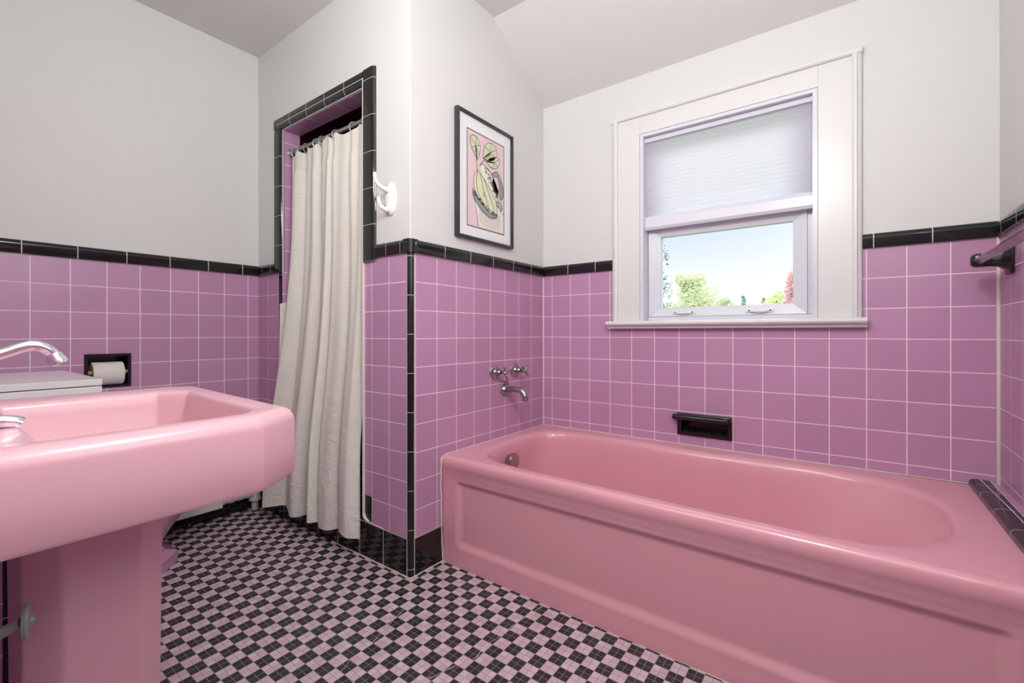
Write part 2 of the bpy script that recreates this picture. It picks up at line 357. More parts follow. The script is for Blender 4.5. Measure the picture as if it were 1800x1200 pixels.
# ---------------------------------------------------------------- room shell
BT = 0.146                                                     # top of the black base
HX0, HX1, HZ0, HZ1 = .548, 1.243, .972, 1.862                  # window hole
def ruleD(u, z):
    if HX0 < u < HX1 and HZ0 < z < HZ1: return None
    if .722 < u < .938 and .480 < z < .566: return None
    return 0 if z > ZB else (2 if z < BT else 1)
wallgrid('wall_back', 1, 0, .13, [0, HX0, .722, .938, HX1, XE], [0, BT, .480, .566, HZ0, ZB, HZ1, 2.5], [m_paint, m_tD, m_blackbase], ruleD)
_wt = wallgrid('wall_tub_end', 0, -.09, 0, [YB+.016, 0], [0, BT, ZB, 2.5], [m_paint, m_tC, m_blackbase], lambda u, z: 0 if z > ZB else (2 if z < BT else 1))
bm = bmesh.new()
prism(bm, [(-.016, YB), (-.003, YB), (-.0009, YB+.0009), (0, YB+.003), (0, YB+.016), (-.09, YB+.016), (-.09, YB+.0145), (-.016, YB+.0145)], 2, ZB+.02, 2.5)
struct(obj('trim_plaster_corner', bm, m_paint))
def ruleB(u, z):
    if -.959 < u < -.283:
        if z < BT: return 2
        if z < 1.954: return None
        return 0
    if -.283 < u < -.2365 and BT < z < .258: return 2
    return 0 if z > ZB else (2 if z < BT else 1)
wallgrid('wall_shower', 1, YB, -.85, [XA, -.959, -.283, -.2365, -.016], [0, BT, .258, ZB, 1.954, 2.5], [m_paint, m_tB, m_blackbase], ruleB)
TPY0, TPY1, TPZ0, TPZ1 = -1.628, -1.486, .704, .836
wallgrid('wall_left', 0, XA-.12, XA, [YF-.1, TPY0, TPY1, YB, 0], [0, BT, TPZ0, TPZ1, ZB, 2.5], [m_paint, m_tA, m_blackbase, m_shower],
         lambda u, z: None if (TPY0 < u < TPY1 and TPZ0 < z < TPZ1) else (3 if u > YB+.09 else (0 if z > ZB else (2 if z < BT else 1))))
wallgrid('wall_right', 0, XE, XE+.12, [YF-.1, .13], [0, BT, ZB, 2.5], [m_paint, m_tE, m_blackbase], lambda u, z: 0 if z > ZB else (2 if z < BT else 1))
DX0, DX1 = .92, 1.70
wallgrid('wall_front', 1, YF-.12, YF, [XA, DX0, DX1, XE], [0, BT, ZB, 2.05, 2.5], [m_paint, m_tB, m_blackbase],
         lambda u, z: None if DX0 < u < DX1 and z < 2.05 else (0 if z > ZB else (2 if z < BT else 1)))
bm = bmesh.new(); box(bm, DX0, DX1, YF-.08, YF-.04, 0, 2.05, bevel=.003)
for x0_ in (DX0+.1, DX0+.43):
    for z0_ in (.2, 1.1): box(bm, x0_, x0_+.25, YF-.045, YF-.03, z0_, z0_+.75, bevel=.006)
struct(obj('door_1', bm, m_trimw))
bm = bmesh.new(); box(bm, XA-.12, XE+.12, YF-.12, .13, -.06, 0); struct(obj('floor', bm, m_floor))
bm = bmesh.new()
CB = -.43
box(bm, XA-.12, XE+.12, YF-.12, CB, 2.41, 2.5)
prism(bm, [(CB, 2.41), (.13, 2.069), (.13, 2.6), (CB, 2.5)], 0, 0, XE+.12)
struct(obj('ceiling', bm, m_ceil))
# inside of the shower
bm = bmesh.new()
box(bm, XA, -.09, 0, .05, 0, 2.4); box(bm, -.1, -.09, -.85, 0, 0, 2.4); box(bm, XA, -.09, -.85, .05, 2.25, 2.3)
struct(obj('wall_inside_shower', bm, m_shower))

# tiled reveal of the shower opening (jambs and head)
bm = bmesh.new()
box(bm, -.966, -.9575, YB+.008, -.849, BT, 1.954); box(bm, -.2845, -.279, YB+.004, -.849, BT, 1.954); box(bm, -.959, -.283, YB+.010, -.849, 1.9525, 1.960)
struct(obj('trim_shower_reveal', bm, m_tR))

# black cap tiles along the top of the wainscot
capprof = [(0, ZB), (.009, ZB), (.011, ZB+.003), (.011, ZB+.030), (.0125, ZB+.034), (.0115, ZB+.040), (.008, ZB+.047), (.003, ZB+.0515), (0, ZB+.052)]
def cap_run(axis, a, b, pos, sgn, m, nm, shift=0):
    bm = bmesh.new()
    if axis == 1: prism(bm, [(pos+sgn*d, z+shift) for d, z in capprof], 1, a, b)     # runs along y, normal is x
    else: prism(bm, [(pos+sgn*d, z+shift) for d, z in capprof], 0, a, b)              # runs along x, normal is y
    return struct(obj(nm, bm, m, smooth=True))
cap_run(1, YF, YB, XA, 1, m_capA, 'trim_1')
cap_run(0, XA, -1.030, YB, -1, m_capA, 'trim_2')
cap_run(0, -.205, 0, YB, -1, m_capA, 'trim_3')
cap_run(1, YB, 0, 0, 1, m_capC, 'trim_4')
cap_run(0, 0, .405, 0, -1, m_capD, 'trim_5')
cap_run(0, 1.375, XE, 0, -1, m_capD, 'trim_6')
cap_run(1, YF, 0, XE, -1, m_capA, 'trim_7')
# black corner column
def arc(cx, cy, r, a0, a1, n=8): return [(cx+r*math.cos(math.radians(a0+(a1-a0)*i/n)), cy+r*math.sin(math.radians(a0+(a1-a0)*i/n))) for i in range(n+1)]
bm = bmesh.new()
prism(bm, [(-.09, YB+.016), (-.016, YB+.016), (-.019, YB+.0)]+arc(-.014, YB+.014, .0165, -90, 0)+[(0, YB+.019), (-.003, YB+.019), (-.01, YB+.03)], 2, 0, ZB)
prism(bm, [(-.03, YB+.03), (-.03, YB-.011)]+arc(-.006, YB+.006, .0175, -90, 0)+[(.011, YB+.03)], 2, ZB, ZB+.052)
struct(obj('trim_corner_bullnose', bm, m_capV, smooth=True))
# grout seams beside the corner column and caulk in the tub corners
bm = bmesh.new()
for x_, y_ in ((-.0185, YB-.0006), (.0006, YB+.0185)):
    box(bm, x_-.0013, x_+.0013, y_-.0013, y_+.0013, 0, ZB)
box(bm, -.0845, -.0825, YB-.0015, YB, 0, 0) if False else None
struct(obj('trim_corner_grout', bm, m_grout))
bm = bmesh.new()
box(bm, -.001, .004, -.004, .001, .43, ZB+.05, bevel=.001); box(bm, XE-.008, XE+.001, -.008, .001, .44, ZB+.046, bevel=.003)
struct(obj('trim_corner_caulk', bm, m_caulk, smooth=True))

# black bullnose surround of the shower opening
OX0, OX1, OZ = -.959, -.283, 1.954
TX0, TX1, TZ = -1.030, -.205, 2.016
yf = YB-.011
bm = bmesh.new()
left = [(TX0, YB), (TX0, YB-.004)]+[(x, y) for x, y in arc(TX0+.008, yf+.008, .008, 180, 270, 5)]+arc(OX0-.016, yf+.016, .016, -90, 0, 6)+[(OX0, YB+.012), (OX0-.02, YB+.012), (OX0-.02, YB)]
prism(bm, left, 2, ZB, OZ)
lowl = [(OX0-.036, YB+.001), (OX0-.034, YB-.003)]+arc(OX0-.012, YB+.009, .012, -90, 0, 6)+[(OX0, YB+.012), (OX0-.036, YB+.012)]
prism(bm, lowl, 2, 0, ZB)
right = [(OX1+.02, YB), (OX1+.02, YB+.012), (OX1, YB+.012)]+arc(OX1+.006, yf+.006, .006, 180, 270, 4)+arc(TX1-.022, yf+.022, .022, -90, 0, 7)[:-1]+[(TX1, YB)]
prism(bm, right, 2, ZB-.012, TZ)
struct(obj('trim_shower_sides', bm, m_capV, smooth=True))
bm = bmesh.new()
top = [(YB, TZ), (YB-.004, TZ)]+[(yf+.006-.006*math.sin(t), TZ-.006+.006*math.cos(t)) for t in (0, .5, 1.0, PI/2)]+[(yf+.02-.02*math.cos(t), OZ+.02-.02*math.sin(t)) for t in (0, .3, .6, .9, 1.2, PI/2)]+[(YB+.012, OZ), (YB+.012, OZ+.02), (YB, OZ+.02)]
prism(bm, top, 0, TX0, OX1)
struct(obj('trim_shower_head', bm, m_capT, smooth=True))
bm = bmesh.new()
box(bm, OX1-.0006, OX1+.0014, yf-.0006, YB+.0, .17, TZ-.03)
# grout line running along the head trim
box(bm, TX0+.03, OX1, yf-.0005, yf+.001, OZ+.0285, OZ+.0305)
struct(obj('trim_shower_grout', bm, m_caulk))
bm = bmesh.new()
pts = catmull([(-.285, YB-.001, .186), (-.282, YB-.003, .172), (-.27, YB-.004, .160), (-.235, YB-.003, .150), (-.18, YB-.002, .147), (-.162, YB-.001, .146)], 5)
tube(bm, pts, [.0022+.005*math.sin(min(1, i/14)*PI) for i in range(len(pts))], 8)
struct(obj('trim_caulk_blob', bm, m_caulk, smooth=True))
# messy grout bead along the base and the tub
def bead(nm, pts, r, m=m_grout):
    bm = bmesh.new(); P = catmull(pts, 14)
    P = [p+Vector((0, 0, .0)) + Vector((noise.noise(p*40)*.002, noise.noise(p*37+Vector((5, 0, 0)))*.002, 0)) for p in P]
    tube(bm, P, [r*(.7+.6*abs(noise.noise(p*60))) for p in P], 6)
    return struct(obj(nm, bm, m, smooth=True))
bead('trim_floor_bead', [(-.52, YB-.003, .001), (-.3, YB-.004, .001), (-.1, YB-.004, .001), (-.012, YB-.006, .002), (.004, YB+.004, .002), (.004, -.85, .001), (.006, -.775, .002)], .0032)
bead('trim_tub_bead', [(.003, -.772, .002), (.2, -.768, .001), (.6, -.776, .001), (1.0, -.782, .001), (1.6, -.790, .001)], .0024)

# ledge between tub and right wall
bm = bmesh.new()
box(bm, 1.664, XE, -.775, 0, 0, .444, 1)
struct(obj('wall_tub_ledge', bm, [m_tE, m_tE]))
bm = bmesh.new()
prism(bm, [(1.6555, .420), (1.6555, .440)]+[(1.6555+.014-.014*math.cos(t), .440+.012*math.sin(t)) for t in (.3, .6, .9, 1.2, PI/2)]+[(1.682, .452), (1.703, .4515), (1.703, .44)], 1, -.775, 0)
struct(obj('trim_ledge', bm, m_ledge, smooth=True))
bm = bmesh.new()
P = catmull([(1.682, 0, .4522), (1.683, -.05, .4523), (1.6865, -.16, .4524), (1.69, -.3, .4523), (1.692, -.5, .4523), (1.69, -.77, .4522)], 8)
tube(bm, P, .0011, 6); box(bm, 1.7025, 1.705, -.775, 0, .45, .4515)
struct(obj('trim_ledge_grout', bm, m_caulk))

# floor cracks: filled with pale grout
def ribbon(bm, pts, w, z):
    P = catmull([(x, y, z) for x, y in pts], 10); prev = None
    for i, p in enumerate(P):
        d = (P[min(i+1, len(P)-1)]-P[max(i-1, 0)]).normalized(); n = Vector((-d.y, d.x, 0))
        p = p+n*noise.noise(p*30)*.004; ww = w*(.5+1.2*abs(noise.noise(p*25)))
        cur = (bm.verts.new(p+n*ww), bm.verts.new(p-n*ww))
        if prev: bm.faces.new((prev[0], prev[1], cur[1], cur[0]))
        prev = cur
bm = bmesh.new()
ribbon(bm, [(-.002, -.945), (.047, -.972), (.124, -1.054), (.141, -1.112), (.163, -1.175), (.185, -1.245), (.193, -1.319), (.216, -1.37), (.235, -1.41)], .0011, .0006)
ribbon(bm, [(.501, -.776), (.483, -.896), (.480, -.968), (.470, -1.04), (.476, -1.124), (.453, -1.169), (.432, -1.236), (.40, -1.32)], .0013, .0006)
ribbon(bm, [(.216, -1.37), (.28, -1.375), (.34, -1.36), (.432, -1.236)], .001, .0006)
o = obj('trim_floor_cracks', bm, m_grout); struct(o)

# ---------------------------------------------------------------- window
bm = bmesh.new()
cy0 = -.018
def casing(bm, x0, x1, z0, z1): box(bm, x0, x1, cy0, 0, z0, z1, bevel=.001, seg=1)
casing(bm, .436, HX0-.001, .985, 1.95); casing(bm, HX1+.001, 1.350, .985, 1.95); casing(bm, HX0-.001, HX1+.001, HZ1+.001, 1.95)
# moulded back band
def band(z): return z
bprof = [(0, 0), (0, -.026), (-.006, -.030), (-.014, -.030), (-.018, -.024), (-.026, -.020), (-.030, -.012), (-.030, 0)]
for (xa, s) in ((.438, 1), (1.348, -1)):
    prism(bm, [(xa+s*a, b) for a, b in bprof], 2, .985, 1.95+.0)
prism(bm, [(b, 1.944-a) for a, b in bprof], 0, .438-.030, 1.348+.030)
struct(obj('trim_window_casing', bm, m_trimw))
bm = bmesh.new()
prism(bm, [(0, .985), (-.040, .985), (-.050, .981), (-.054, .973), (-.050, .966), (-.040, .962), (-.034, .958), (-.030, .950), (0, .950)], 0, .388, 1.392)
box(bm, HX0, HX1, 0, .07, .965, .985)
struct(obj('trim_window_stool', bm, m_trimw))
bm = bmesh.new()   # jamb liner
box(bm, HX0, HX0+.016, -.016, .13, .985, HZ1); box(bm, HX1-.016, HX1, -.016, .13, .985, HZ1); box(bm, HX0+.016, HX1-.016, -.016, .13, HZ1-.014, HZ1)
box(bm, HX0+.016, HX1-.016, .05, .13, .985, 1.004)
box(bm, 1.2065, HX1-.0165, .058, .118, 1.005, 1.84)
struct(obj('trim_window_jamb', bm, m_vinyl))
# sash
win = bpy.data.objects.new('window_1', None); COL.objects.link(win); struct(win)
sx0, sx1, sz0, sz1, gy = .566, 1.206, 1.006, 1.43, .060
bm = bmesh.new(); gx0, gx1, gz0, gz1 = .622, 1.157, 1.048, 1.382
def mitred(bm, o, i, y0, y1, yb):
    (ox0, ox1, oz0, oz1), (ix0, ix1, iz0, iz1) = o, i
    O = [(ox0, oz0), (ox1, oz0), (ox1, oz1), (ox0, oz1)]; I = [(ix0, iz0), (ix1, iz0), (ix1, iz1), (ix0, iz1)]
    for k in range(4):
        j = (k+1) % 4
        g = .0004
        q = [O[k], O[j], I[j], I[k]]; cx = sum(p[0] for p in q)/4; cz = sum(p[1] for p in q)/4
        q = [(p[0]+(cx-p[0])*g*4, p[1]+(cz-p[1])*g*4) for p in q]
        F = [bm.verts.new((q[0][0], y0, q[0][1])), bm.verts.new((q[1][0], y0, q[1][1])), bm.verts.new((q[2][0], y0+.012, q[2][1])), bm.verts.new((q[3][0], y0+.012, q[3][1]))]
        B = [bm.verts.new((p[0], y1, p[1])) for p in q]
        bm.faces.new(F)
        for a in range(4): bm.faces.new((F[a], F[(a+1) % 4], B[(a+1) % 4], B[a]))
mitred(bm, (sx0, sx1, sz0, sz1), (gx0, gx1, gz0, gz1), gy-.012, gy+.03, 0)
obj('sash', bm, m_vinyl, win)
bm = bmesh.new()   # upper sash behind the shade, meeting rail, and outer frame
mitred(bm, (HX0+.016, HX1-.016, 1.40, HZ1-.014), (.62, 1.17, 1.45, 1.81), gy+.035, gy+.06, 0)
mitred(bm, (HX0+.016, HX1-.016, .986, HZ1-.014), (.600, 1.192, 1.03, 1.83), gy+.062, gy+.07, 0)
obj('outer_frame', bm, m_vinyl, win)
bm = bmesh.new(); box(bm, .60, 1.18, gy+.008, gy+.012, 1.03, 1.40); box(bm, .61, 1.18, gy+.044, gy+.048, 1.44, 1.83); obj('pane', bm, m_glass, win)
for xa, xb in ((.681, .780), (.988, 1.090)):
    bm = bmesh.new(); zc = 1.0235; y_ = gy-.012
    for xx in (xa+.013, xb-.013): box(bm, xx-.014, xx+.014, y_-.004, y_+.002, zc-.008, zc+.008, bevel=.002)
    P = catmull([(xa+.018, y_-.004, zc), (xa+.030, y_-.011, zc-.002), ((xa+xb)/2, y_-.013, zc-.003), (xb-.030, y_-.011, zc-.002), (xb-.018, y_-.004, zc)], 6)
    tube(bm, P, .0055, 10)
    L = obj('sash_pull', bm, m_ceramicw, win, smooth=True)
    for xx in (xa+.011, xb-.011):
        b2 = bmesh.new(); lathe(b2, (xx, y_-.003, zc), (0, -1, 0), [(0, .0035), (.0016, .0035), (.002, .002)], 10)
        s_ = bpy.data.meshes.new('screw'); b2.to_mesh(s_); b2.free(); s_.materials.append(m_screw)
        so_ = bpy.data.objects.new('screw', s_); COL.objects.link(so_); so_.parent = L
# cellular shade
sh = thing('cellular_shade', 'white pleated shade pulled halfway down inside the window', 'window shade', (.89, .03, 1.40))
bm = bmesh.new(); pr = []; z = 1.828; k = 0
n_ = 38; dz = (1.828-1.478)/n_
for i in range(n_+1):
    zz = 1.828-i*dz; pr.append((.026+(.0022 if i % 2 else -.0003)*(1.0), zz))
low = [(.020 if i % 2 else .030, 1.500-i*.006) for i in range(0)]
A = [bm.verts.new((.556, y, z)) for y, z in pr]; B = [bm.verts.new((1.222, y, z)) for y, z in pr]
for i in range(len(pr)-1): bm.faces.new((A[i], B[i], B[i+1], A[i+1]))
obj('shade_fabric', bm, m_shade, sh)
bm = bmesh.new(); box(bm, .551, 1.229, .008, .044, 1.826, HZ1-.015, bevel=.003); obj('head_rail', bm, m_vinyl, sh)
bm = bmesh.new(); prism(bm, [(.040, 1.415), (.036, 1.480), (.016, 1.478), (.008, 1.462), (.006, 1.425), (.012, 1.413)], 0, .546, 1.236); obj('bottom_rail', bm, m_vinyl, sh)

# ---------------------------------------------------------------- bathtub
tub = thing('bathtub', 'long pink enamelled alcove bathtub with a recessed front panel, under the window', 'bathtub', (.83, -.39, 0))
curve = [(0.115,-0.612),(0.078,-0.515),(0.057,-0.380),(0.062,-0.230),(0.095,-0.140),(0.18,-0.092),(0.30,-0.078),(0.50,-0.076),(0.773,-0.076),(1.10,-0.076),(1.317,-0.088),(1.463,-0.142),(1.545,-0.245),(1.572,-0.385),(1.555,-0.516),(1.511,-0.595),(1.440,-0.655),(1.321,-0.694),(1.12,-0.70),(0.909,-0.700),(0.714,-0.700),(0.491,-0.698),(0.324,-0.692),(0.20,-0.668)]
oc = [(p.x, p.y) for p in catmull([(x, y-(.024 if y < -.66 else .012 if y < -.6 else 0), 0) for x, y in curve], 8, True)]
nO = len(oc); cxx, cyy = .80, -.385
X0, X1, Y0, Y1 = 0.001, 1.655, -.758, -.001
outer = []
for (x, y) in oc:
    dx, dy = x-cxx, y-cyy
    t = min(((X1-cxx)/dx if dx > 0 else (X0-cxx)/dx) if abs(dx) > 1e-6 else 9, ((Y1-cyy)/dy if dy > 0 else (Y0-cyy)/dy) if abs(dy) > 1e-6 else 9)
    outer.append([cxx+dx*t, cyy+dy*t])
for cx_, cy_ in ((X0, Y0), (X0, Y1), (X1, Y0), (X1, Y1)):
    i = min(range(nO), key=lambda q: (outer[q][0]-cx_)**2+(outer[q][1]-cy_)**2); outer[i] = [cx_, cy_]
def bot(x, y):   # matching point of the basin bottom
    dx, dy = x-.79, y-.385*-1*-1 if False else y+.385
    return (.70+dx*(.76 if dx > 0 else .86)-(.06 if dx > 0 else 0), -.385+dy*.80)
def mixp(a, b, t): return (a[0]+(b[0]-a[0])*t, a[1]+(b[1]-a[1])*t)
rings = [[(p[0], p[1], .431) for p in outer]]
rings.append([(*mixp(p, q, .75), .430) for p, q in zip(outer, oc)])
cen = (.80, -.385)
def toward(p, d):
    v = Vector((cen[0]-p[0], cen[1]-p[1])); v.x *= .5; v.normalize(); return (p[0]+v.x*d, p[1]+v.y*d)
for d, z in ((.0, .4285), (.005, .426), (.011, .420), (.016, .411), (.020, .398)):
    rings.append([(*toward(p, d), z) for p in oc])
base = [toward(p, .021) for p in oc]; bots = [bot(*p) for p in oc]
for t, z in ((.12, .36), (.28, .30), (.45, .235), (.62, .17), (.76, .125), (.86, .10), (.94, .085), (1.03, .076), (1.2, .072)):
    rings.append([(*((mixp(p, q, t)) if t <= 1 else mixp(q, cen, t-1)), z) for p, q in zip(base, bots)])
rings.append([(*mixp(q, cen, .6), .070) for q in bots])
bm = bmesh.new(); R = loft(bm, rings, False, False)
c_ = bm.verts.new((*cen, .069))
for k in range(nO): bm.faces.new((R[-1][k], R[-1][(k+1) % nO], c_))
# front roll and apron as a height field
NX = 150
def ss(a, b, x): t = max(0, min(1, (x-a)/(b-a))); return t*t*(3-2*t)
rows = [(-.758, .431), (-.763, .4304), (-.7675, .4285), (-.7715, .425), (-.7745, .420), (-.7765, .413), (-.7775, .404), (-.7770, .394), (-.7745, .385), (-.7715, .377)]
zrow = [.365, .355, .347] + [.340-.004*i for i in range(12)] + [.29-.02*i for i in range(9)] + [.11-.004*i for i in range(14)] + [.05, .03, .012, 0]
grid = []
xs = sorted(set([X0+(X1-X0)*i/NX for i in range(NX+1)]+[.06+.003*i for i in range(18)]+[1.575+.003*i for i in range(18)]))
for y, z in rows: grid.append([(x, y, z) for x in xs])
for z in zrow:
    row = []
    for x in xs:
        rec = .013*ss(.340, .318, z)*ss(.066, .100, z)*ss(.066, .104, x)*ss(1.61, 1.575, x)
        # ledge of the lower bevel catches the light
        y = -.770+.004*ss(.365, .345, z)+rec-.006*ss(.07, .0, z)
        row.append((x, y, z))
    grid.append(row)
loft(bm, grid, False, False, closed=False)
bmesh.ops.remove_doubles(bm, verts=bm.verts[:], dist=.0004)
for v in bm.verts: v.co.y *= 1+.024*v.co.x/1.655
obj('tub_shell', bm, m_apron, tub, smooth=True, sharp=60)
bm = bmesh.new(); lathe(bm, (.122, -.436, .352), (1, 0, .12), [(-.05, .02), (-.006, .034), (0, .035), (.004, .033), (.006, .024), (.0055, .0)], 32)
obj('overflow_plate', bm, m_nickel, tub, smooth=True)
bm = bmesh.new(); lathe(bm, (.30, -.40, .070), (0, 0, 1), [(0, .03), (.004, .03), (.006, .022), (.004, .01), (.003, 0)], 28)
obj('drain', bm, m_chrome, tub, smooth=True)

# caulk down the tub end
bead('trim_tub_caulk', [(.002, -.771, .01), (.002, -.777, .2), (.002, -.778, .395), (.003, -.768, .424), (.003, -.742, .433)], .0032, m_caulk)
bead('trim_tub_rim_caulk', [(.003, -.742, .432), (.003, -.4, .432), (.003, -.004, .432)], .0018, m_caulk)
bead('trim_tub_back_caulk', [(.003, -.003, .432), (.5, -.003, .432), (1.1, -.003, .432), (1.652, -.003, .434)], .0022, m_caulk)

# ---------------------------------------------------------------- tub taps and spout on the end wall
tap = thing('tub_faucet', 'worn nickel tub taps and spout mounted on the lilac tiled end wall', 'faucet', (0, -.34, .70))
for yy, zz, rot in ((-.427, .745, .3), (-.268, .745, .75)):
    bm = bmesh.new(); lathe(bm, (0, yy, zz), (1, 0, 0), [(0, .036), (.003, .036), (.006, .033), (.010, .018), (.016, .014), (.028, .012), (.032, .014), (.036, .011), (.040, .010)], 28)
    esc = obj('escutcheon', bm, m_nickel, tap, smooth=True)
    b2 = bmesh.new(); lathe(b2, (.038, yy, zz), (1, 0, 0), [(0, .0085), (.018, .0085), (.026, .010), (.032, .008), (.034, 0)], 20)
    for q in range(4):
        a = rot+q*PI/2; dy, dz = math.cos(a), math.sin(a)
        tube(b2, [(.062, yy+dy*.004, zz+dz*.004), (.063, yy+dy*.018, zz+dz*.018), (.066, yy+dy*.031, zz+dz*.031), (.066, yy+dy*.035, zz+dz*.035)], [.006, .0042, .0058, .003], 10)
    me = bpy.data.meshes.new('cross_handle'); bmesh.ops.recalc_face_normals(b2, faces=b2.faces[:]); b2.to_mesh(me); b2.free()
    me.materials.append(m_nickel)
    for p in me.polygons: p.use_smooth = True
    h = bpy.data.objects.new('cross_handle', me); COL.objects.link(h); h.parent = esc
    # cancel the parent's offset (esc already sits in the thing's frame)
bm = bmesh.new()
lathe(bm, (0, -.352, .655), (1, 0, 0), [(0, .027), (.006, .027), (.012, .024), (.018, .018)], 24)
tube(bm, catmull([(.010, -.352, .660), (.05, -.352, .662), (.09, -.352, .660), (.112, -.352, .650), (.122, -.352, .630), (.124, -.352, .618)], 5), [.016]*6+[.0145]*15+[.0125]*5, 18)
lathe(bm, (.124, -.352, .620), (0, 0, -1), [(0, .012), (.002, .015), (.008, .0145), (.009, .010)], 20)
tube(bm, [(.014, -.352, .672), (.014, -.352, .70)], .009, 12)
obj('spout', bm, m_nickel, tap, smooth=True)

# ---------------------------------------------------------------- black soap dish with grab bar (recessed in the back wall)
sd = thing('soap_dish', 'black ceramic recessed soap dish with grab bar, on the tiles above the tub', 'soap dish', (.83, 0, .475))
bm = bmesh.new(); a, b, c, d = .717, .943, .474, .572
def ringframe(bm, O, I, y0, y1):
    for (x0, x1, z0, z1) in ((O[0], I[0], O[2], O[3]), (I[1], O[1], O[2], O[3]), (I[0], I[1], O[2], I[2]), (I[0], I[1], I[3], O[3])):
        box(bm, x0, x1, y0, y1, z0, z1, bevel=.0015, seg=1)
ringframe(bm, (a, b, c, d), (a+.016, b-.016, c+.018, d-.014), -.010, -.0)
box(bm, .7225, .9375, .060, .066, .4805, .5655); box(bm, .7225, .733, 0, .06, .4805, .5655); box(bm, .927, .9375, 0, .06, .4805, .5655)
box(bm, .7225, .9375, 0, .06, .4805, .490); box(bm, .7225, .9375, 0, .06, .560, .5655)
for i in range(7): box(bm, .748+i*.0245, .754+i*.0245, .004, .052, .489, .4955, bevel=.002)
obj('recess_body', bm, m_black, sd, smooth=True, sharp=35)
bm = bmesh.new(); lathe(bm, (.702, -.030, .556), (1, 0, 0), [(0, .008), (.003, .0125), (.228, .0125), (.231, .008)], 20)
for xx in (.722, .932): tube(bm, [(xx, -.028, .557), (xx, 0.0, .564)], .0105, 10)
box(bm, .714, .940, -.022, -.009, .560, .571, bevel=.003)
obj('grab_bar', bm, m_black, sd, smooth=True, sharp=50)

# ---------------------------------------------------------------- towel bar on the right wall
tb = thing('towel_bar', 'square towel bar on a black ceramic bracket, high on the right wall', 'towel bar', (XE, -.09, 1.15))
for yy in (-.136, -.80):
    bm = bmesh.new()
    box(bm, XE-.012, XE, yy-.034, yy+.034, 1.150-.046, 1.150+.042, bevel=.008, seg=3)
    P = [(.012, .030, .036), (.018, .024, .030), (.03, .019, .022), (.05, .0180, .0205), (.078, .0180, .0205), (.086, .015, .018), (.090, .010, .012)]
    rr = []
    for dx, hy, hz in P:
        poly = roundpoly([(-hy, -hz), (hy, -hz), (hy, hz), (-hy, hz)], 0, .010, 4)
        rr.append([(XE-dx+.002, yy+p[0], 1.150+p[1]) for p in poly])
    loft(bm, rr); obj('bracket', bm, m_black, tb, smooth=True, sharp=50)
bm = bmesh.new(); h_ = .0105
prism(bm, [(1.655-h_*1.35, 1.150), (1.655, 1.150-h_*1.35), (1.655+h_*1.35, 1.150), (1.655, 1.150+h_*1.35)], 1, -.79, -.142)
obj('bar', bm, m_bar, tb)

# ---------------------------------------------------------------- sink
sink = thing('pedestal_sink', 'pink pedestal sink with chamfered corners in the left foreground', 'sink', (.325, -1.92, 0))
outl = [(.03, -2.14), (.62, -2.14), (.62, -1.765), (.568, -1.688), (.075, -1.662), (.03, -1.712)]
inn = [(.135, -1.995), (.565, -1.995), (.565, -1.775), (.53, -1.735), (.175, -1.718), (.135, -1.762)]
def rp_(poly, d, r): return roundpoly(poly, d, r, 6)
rg = []
for d, z, r in ((.13, .674, .03), (.05, .684, .02), (.012, .687, .01), (.003, .690, .006), (.0, .695, .007), (0, .74, .007), (.0, .783, .008), (.0022, .792, .008), (.007, .7995, .008), (.014, .8038, .008), (.022, .805, .008)):
    rg.append([(x, y, z) for x, y in rp_(outl, d, r)])
for d, z, r in ((-.010, .8045, .012), (-.004, .803, .010), (0, .7995, .009), (.0025, .794, .008), (.005, .78, .008), (.016, .72, .014), (.024, .695, .02), (.036, .680, .025), (.07, .672, .02), (.10, .668, .02)):
    rg.append([(x, y, z) for x, y in rp_(inn, d, r)])
bm = bmesh.new(); loft(bm, rg, True, True); obj('basin', bm, m_pink, sink, smooth=True, sharp=35)
pcx, pcy = .335, -1.912
def octa(hx, hy, c): return [(pcx-hx+c, pcy-hy), (pcx+hx-c, pcy-hy), (pcx+hx, pcy-hy+c), (pcx+hx, pcy+hy-c), (pcx+hx-c, pcy+hy), (pcx-hx+c, pcy+hy), (pcx-hx, pcy+hy-c), (pcx-hx, pcy-hy+c)]
rg = [[(x, y, z) for x, y in roundpoly(octa(hx, hy, c), 0, .012, 4)] for hx, hy, c, z in
      ((.135, .115, .05, 0), (.135, .115, .05, .04), (.118, .098, .045, .07), (.105, .086, .038, .10), (.102, .080, .036, .3), (.105, .082, .037, .55), (.105, .083, .037, .62), (.11, .09, .04, .68))]
bm = bmesh.new(); loft(bm, rg); obj('pedestal', bm, m_pink, sink, smooth=True, sharp=25)
fa = thing('sink_faucet', 'chrome sink faucet with a low arched spout', 'faucet', (.33, -2.07, .805))
bm = bmesh.new()
P = catmull([(.33, -2.07, .8055), (.33, -2.07, .86), (.33, -2.055, .885), (.33, -2.03, .893), (.33, -2.007, .900), (.33, -1.984, .910), (.33, -1.970, .912), (.33, -1.957, .906), (.33, -1.949, .896)], 6)
tube(bm, P, [.0095 if i < 20 else .0082 for i in range(len(P))], 18)
lathe(bm, (.33, -2.07, .8055), (0, 0, 1), [(0, .026), (.006, .026), (.012, .018), (.03, .014)], 24)
lathe(bm, (.33, -1.951, .900), (0, .45, -1), [(0, .0085), (.003, .0105), (.008, .0105), (.011, .0125), (.018, .0125), (.019, .009)], 24)
obj('spout', bm, m_chrome, fa, smooth=True)
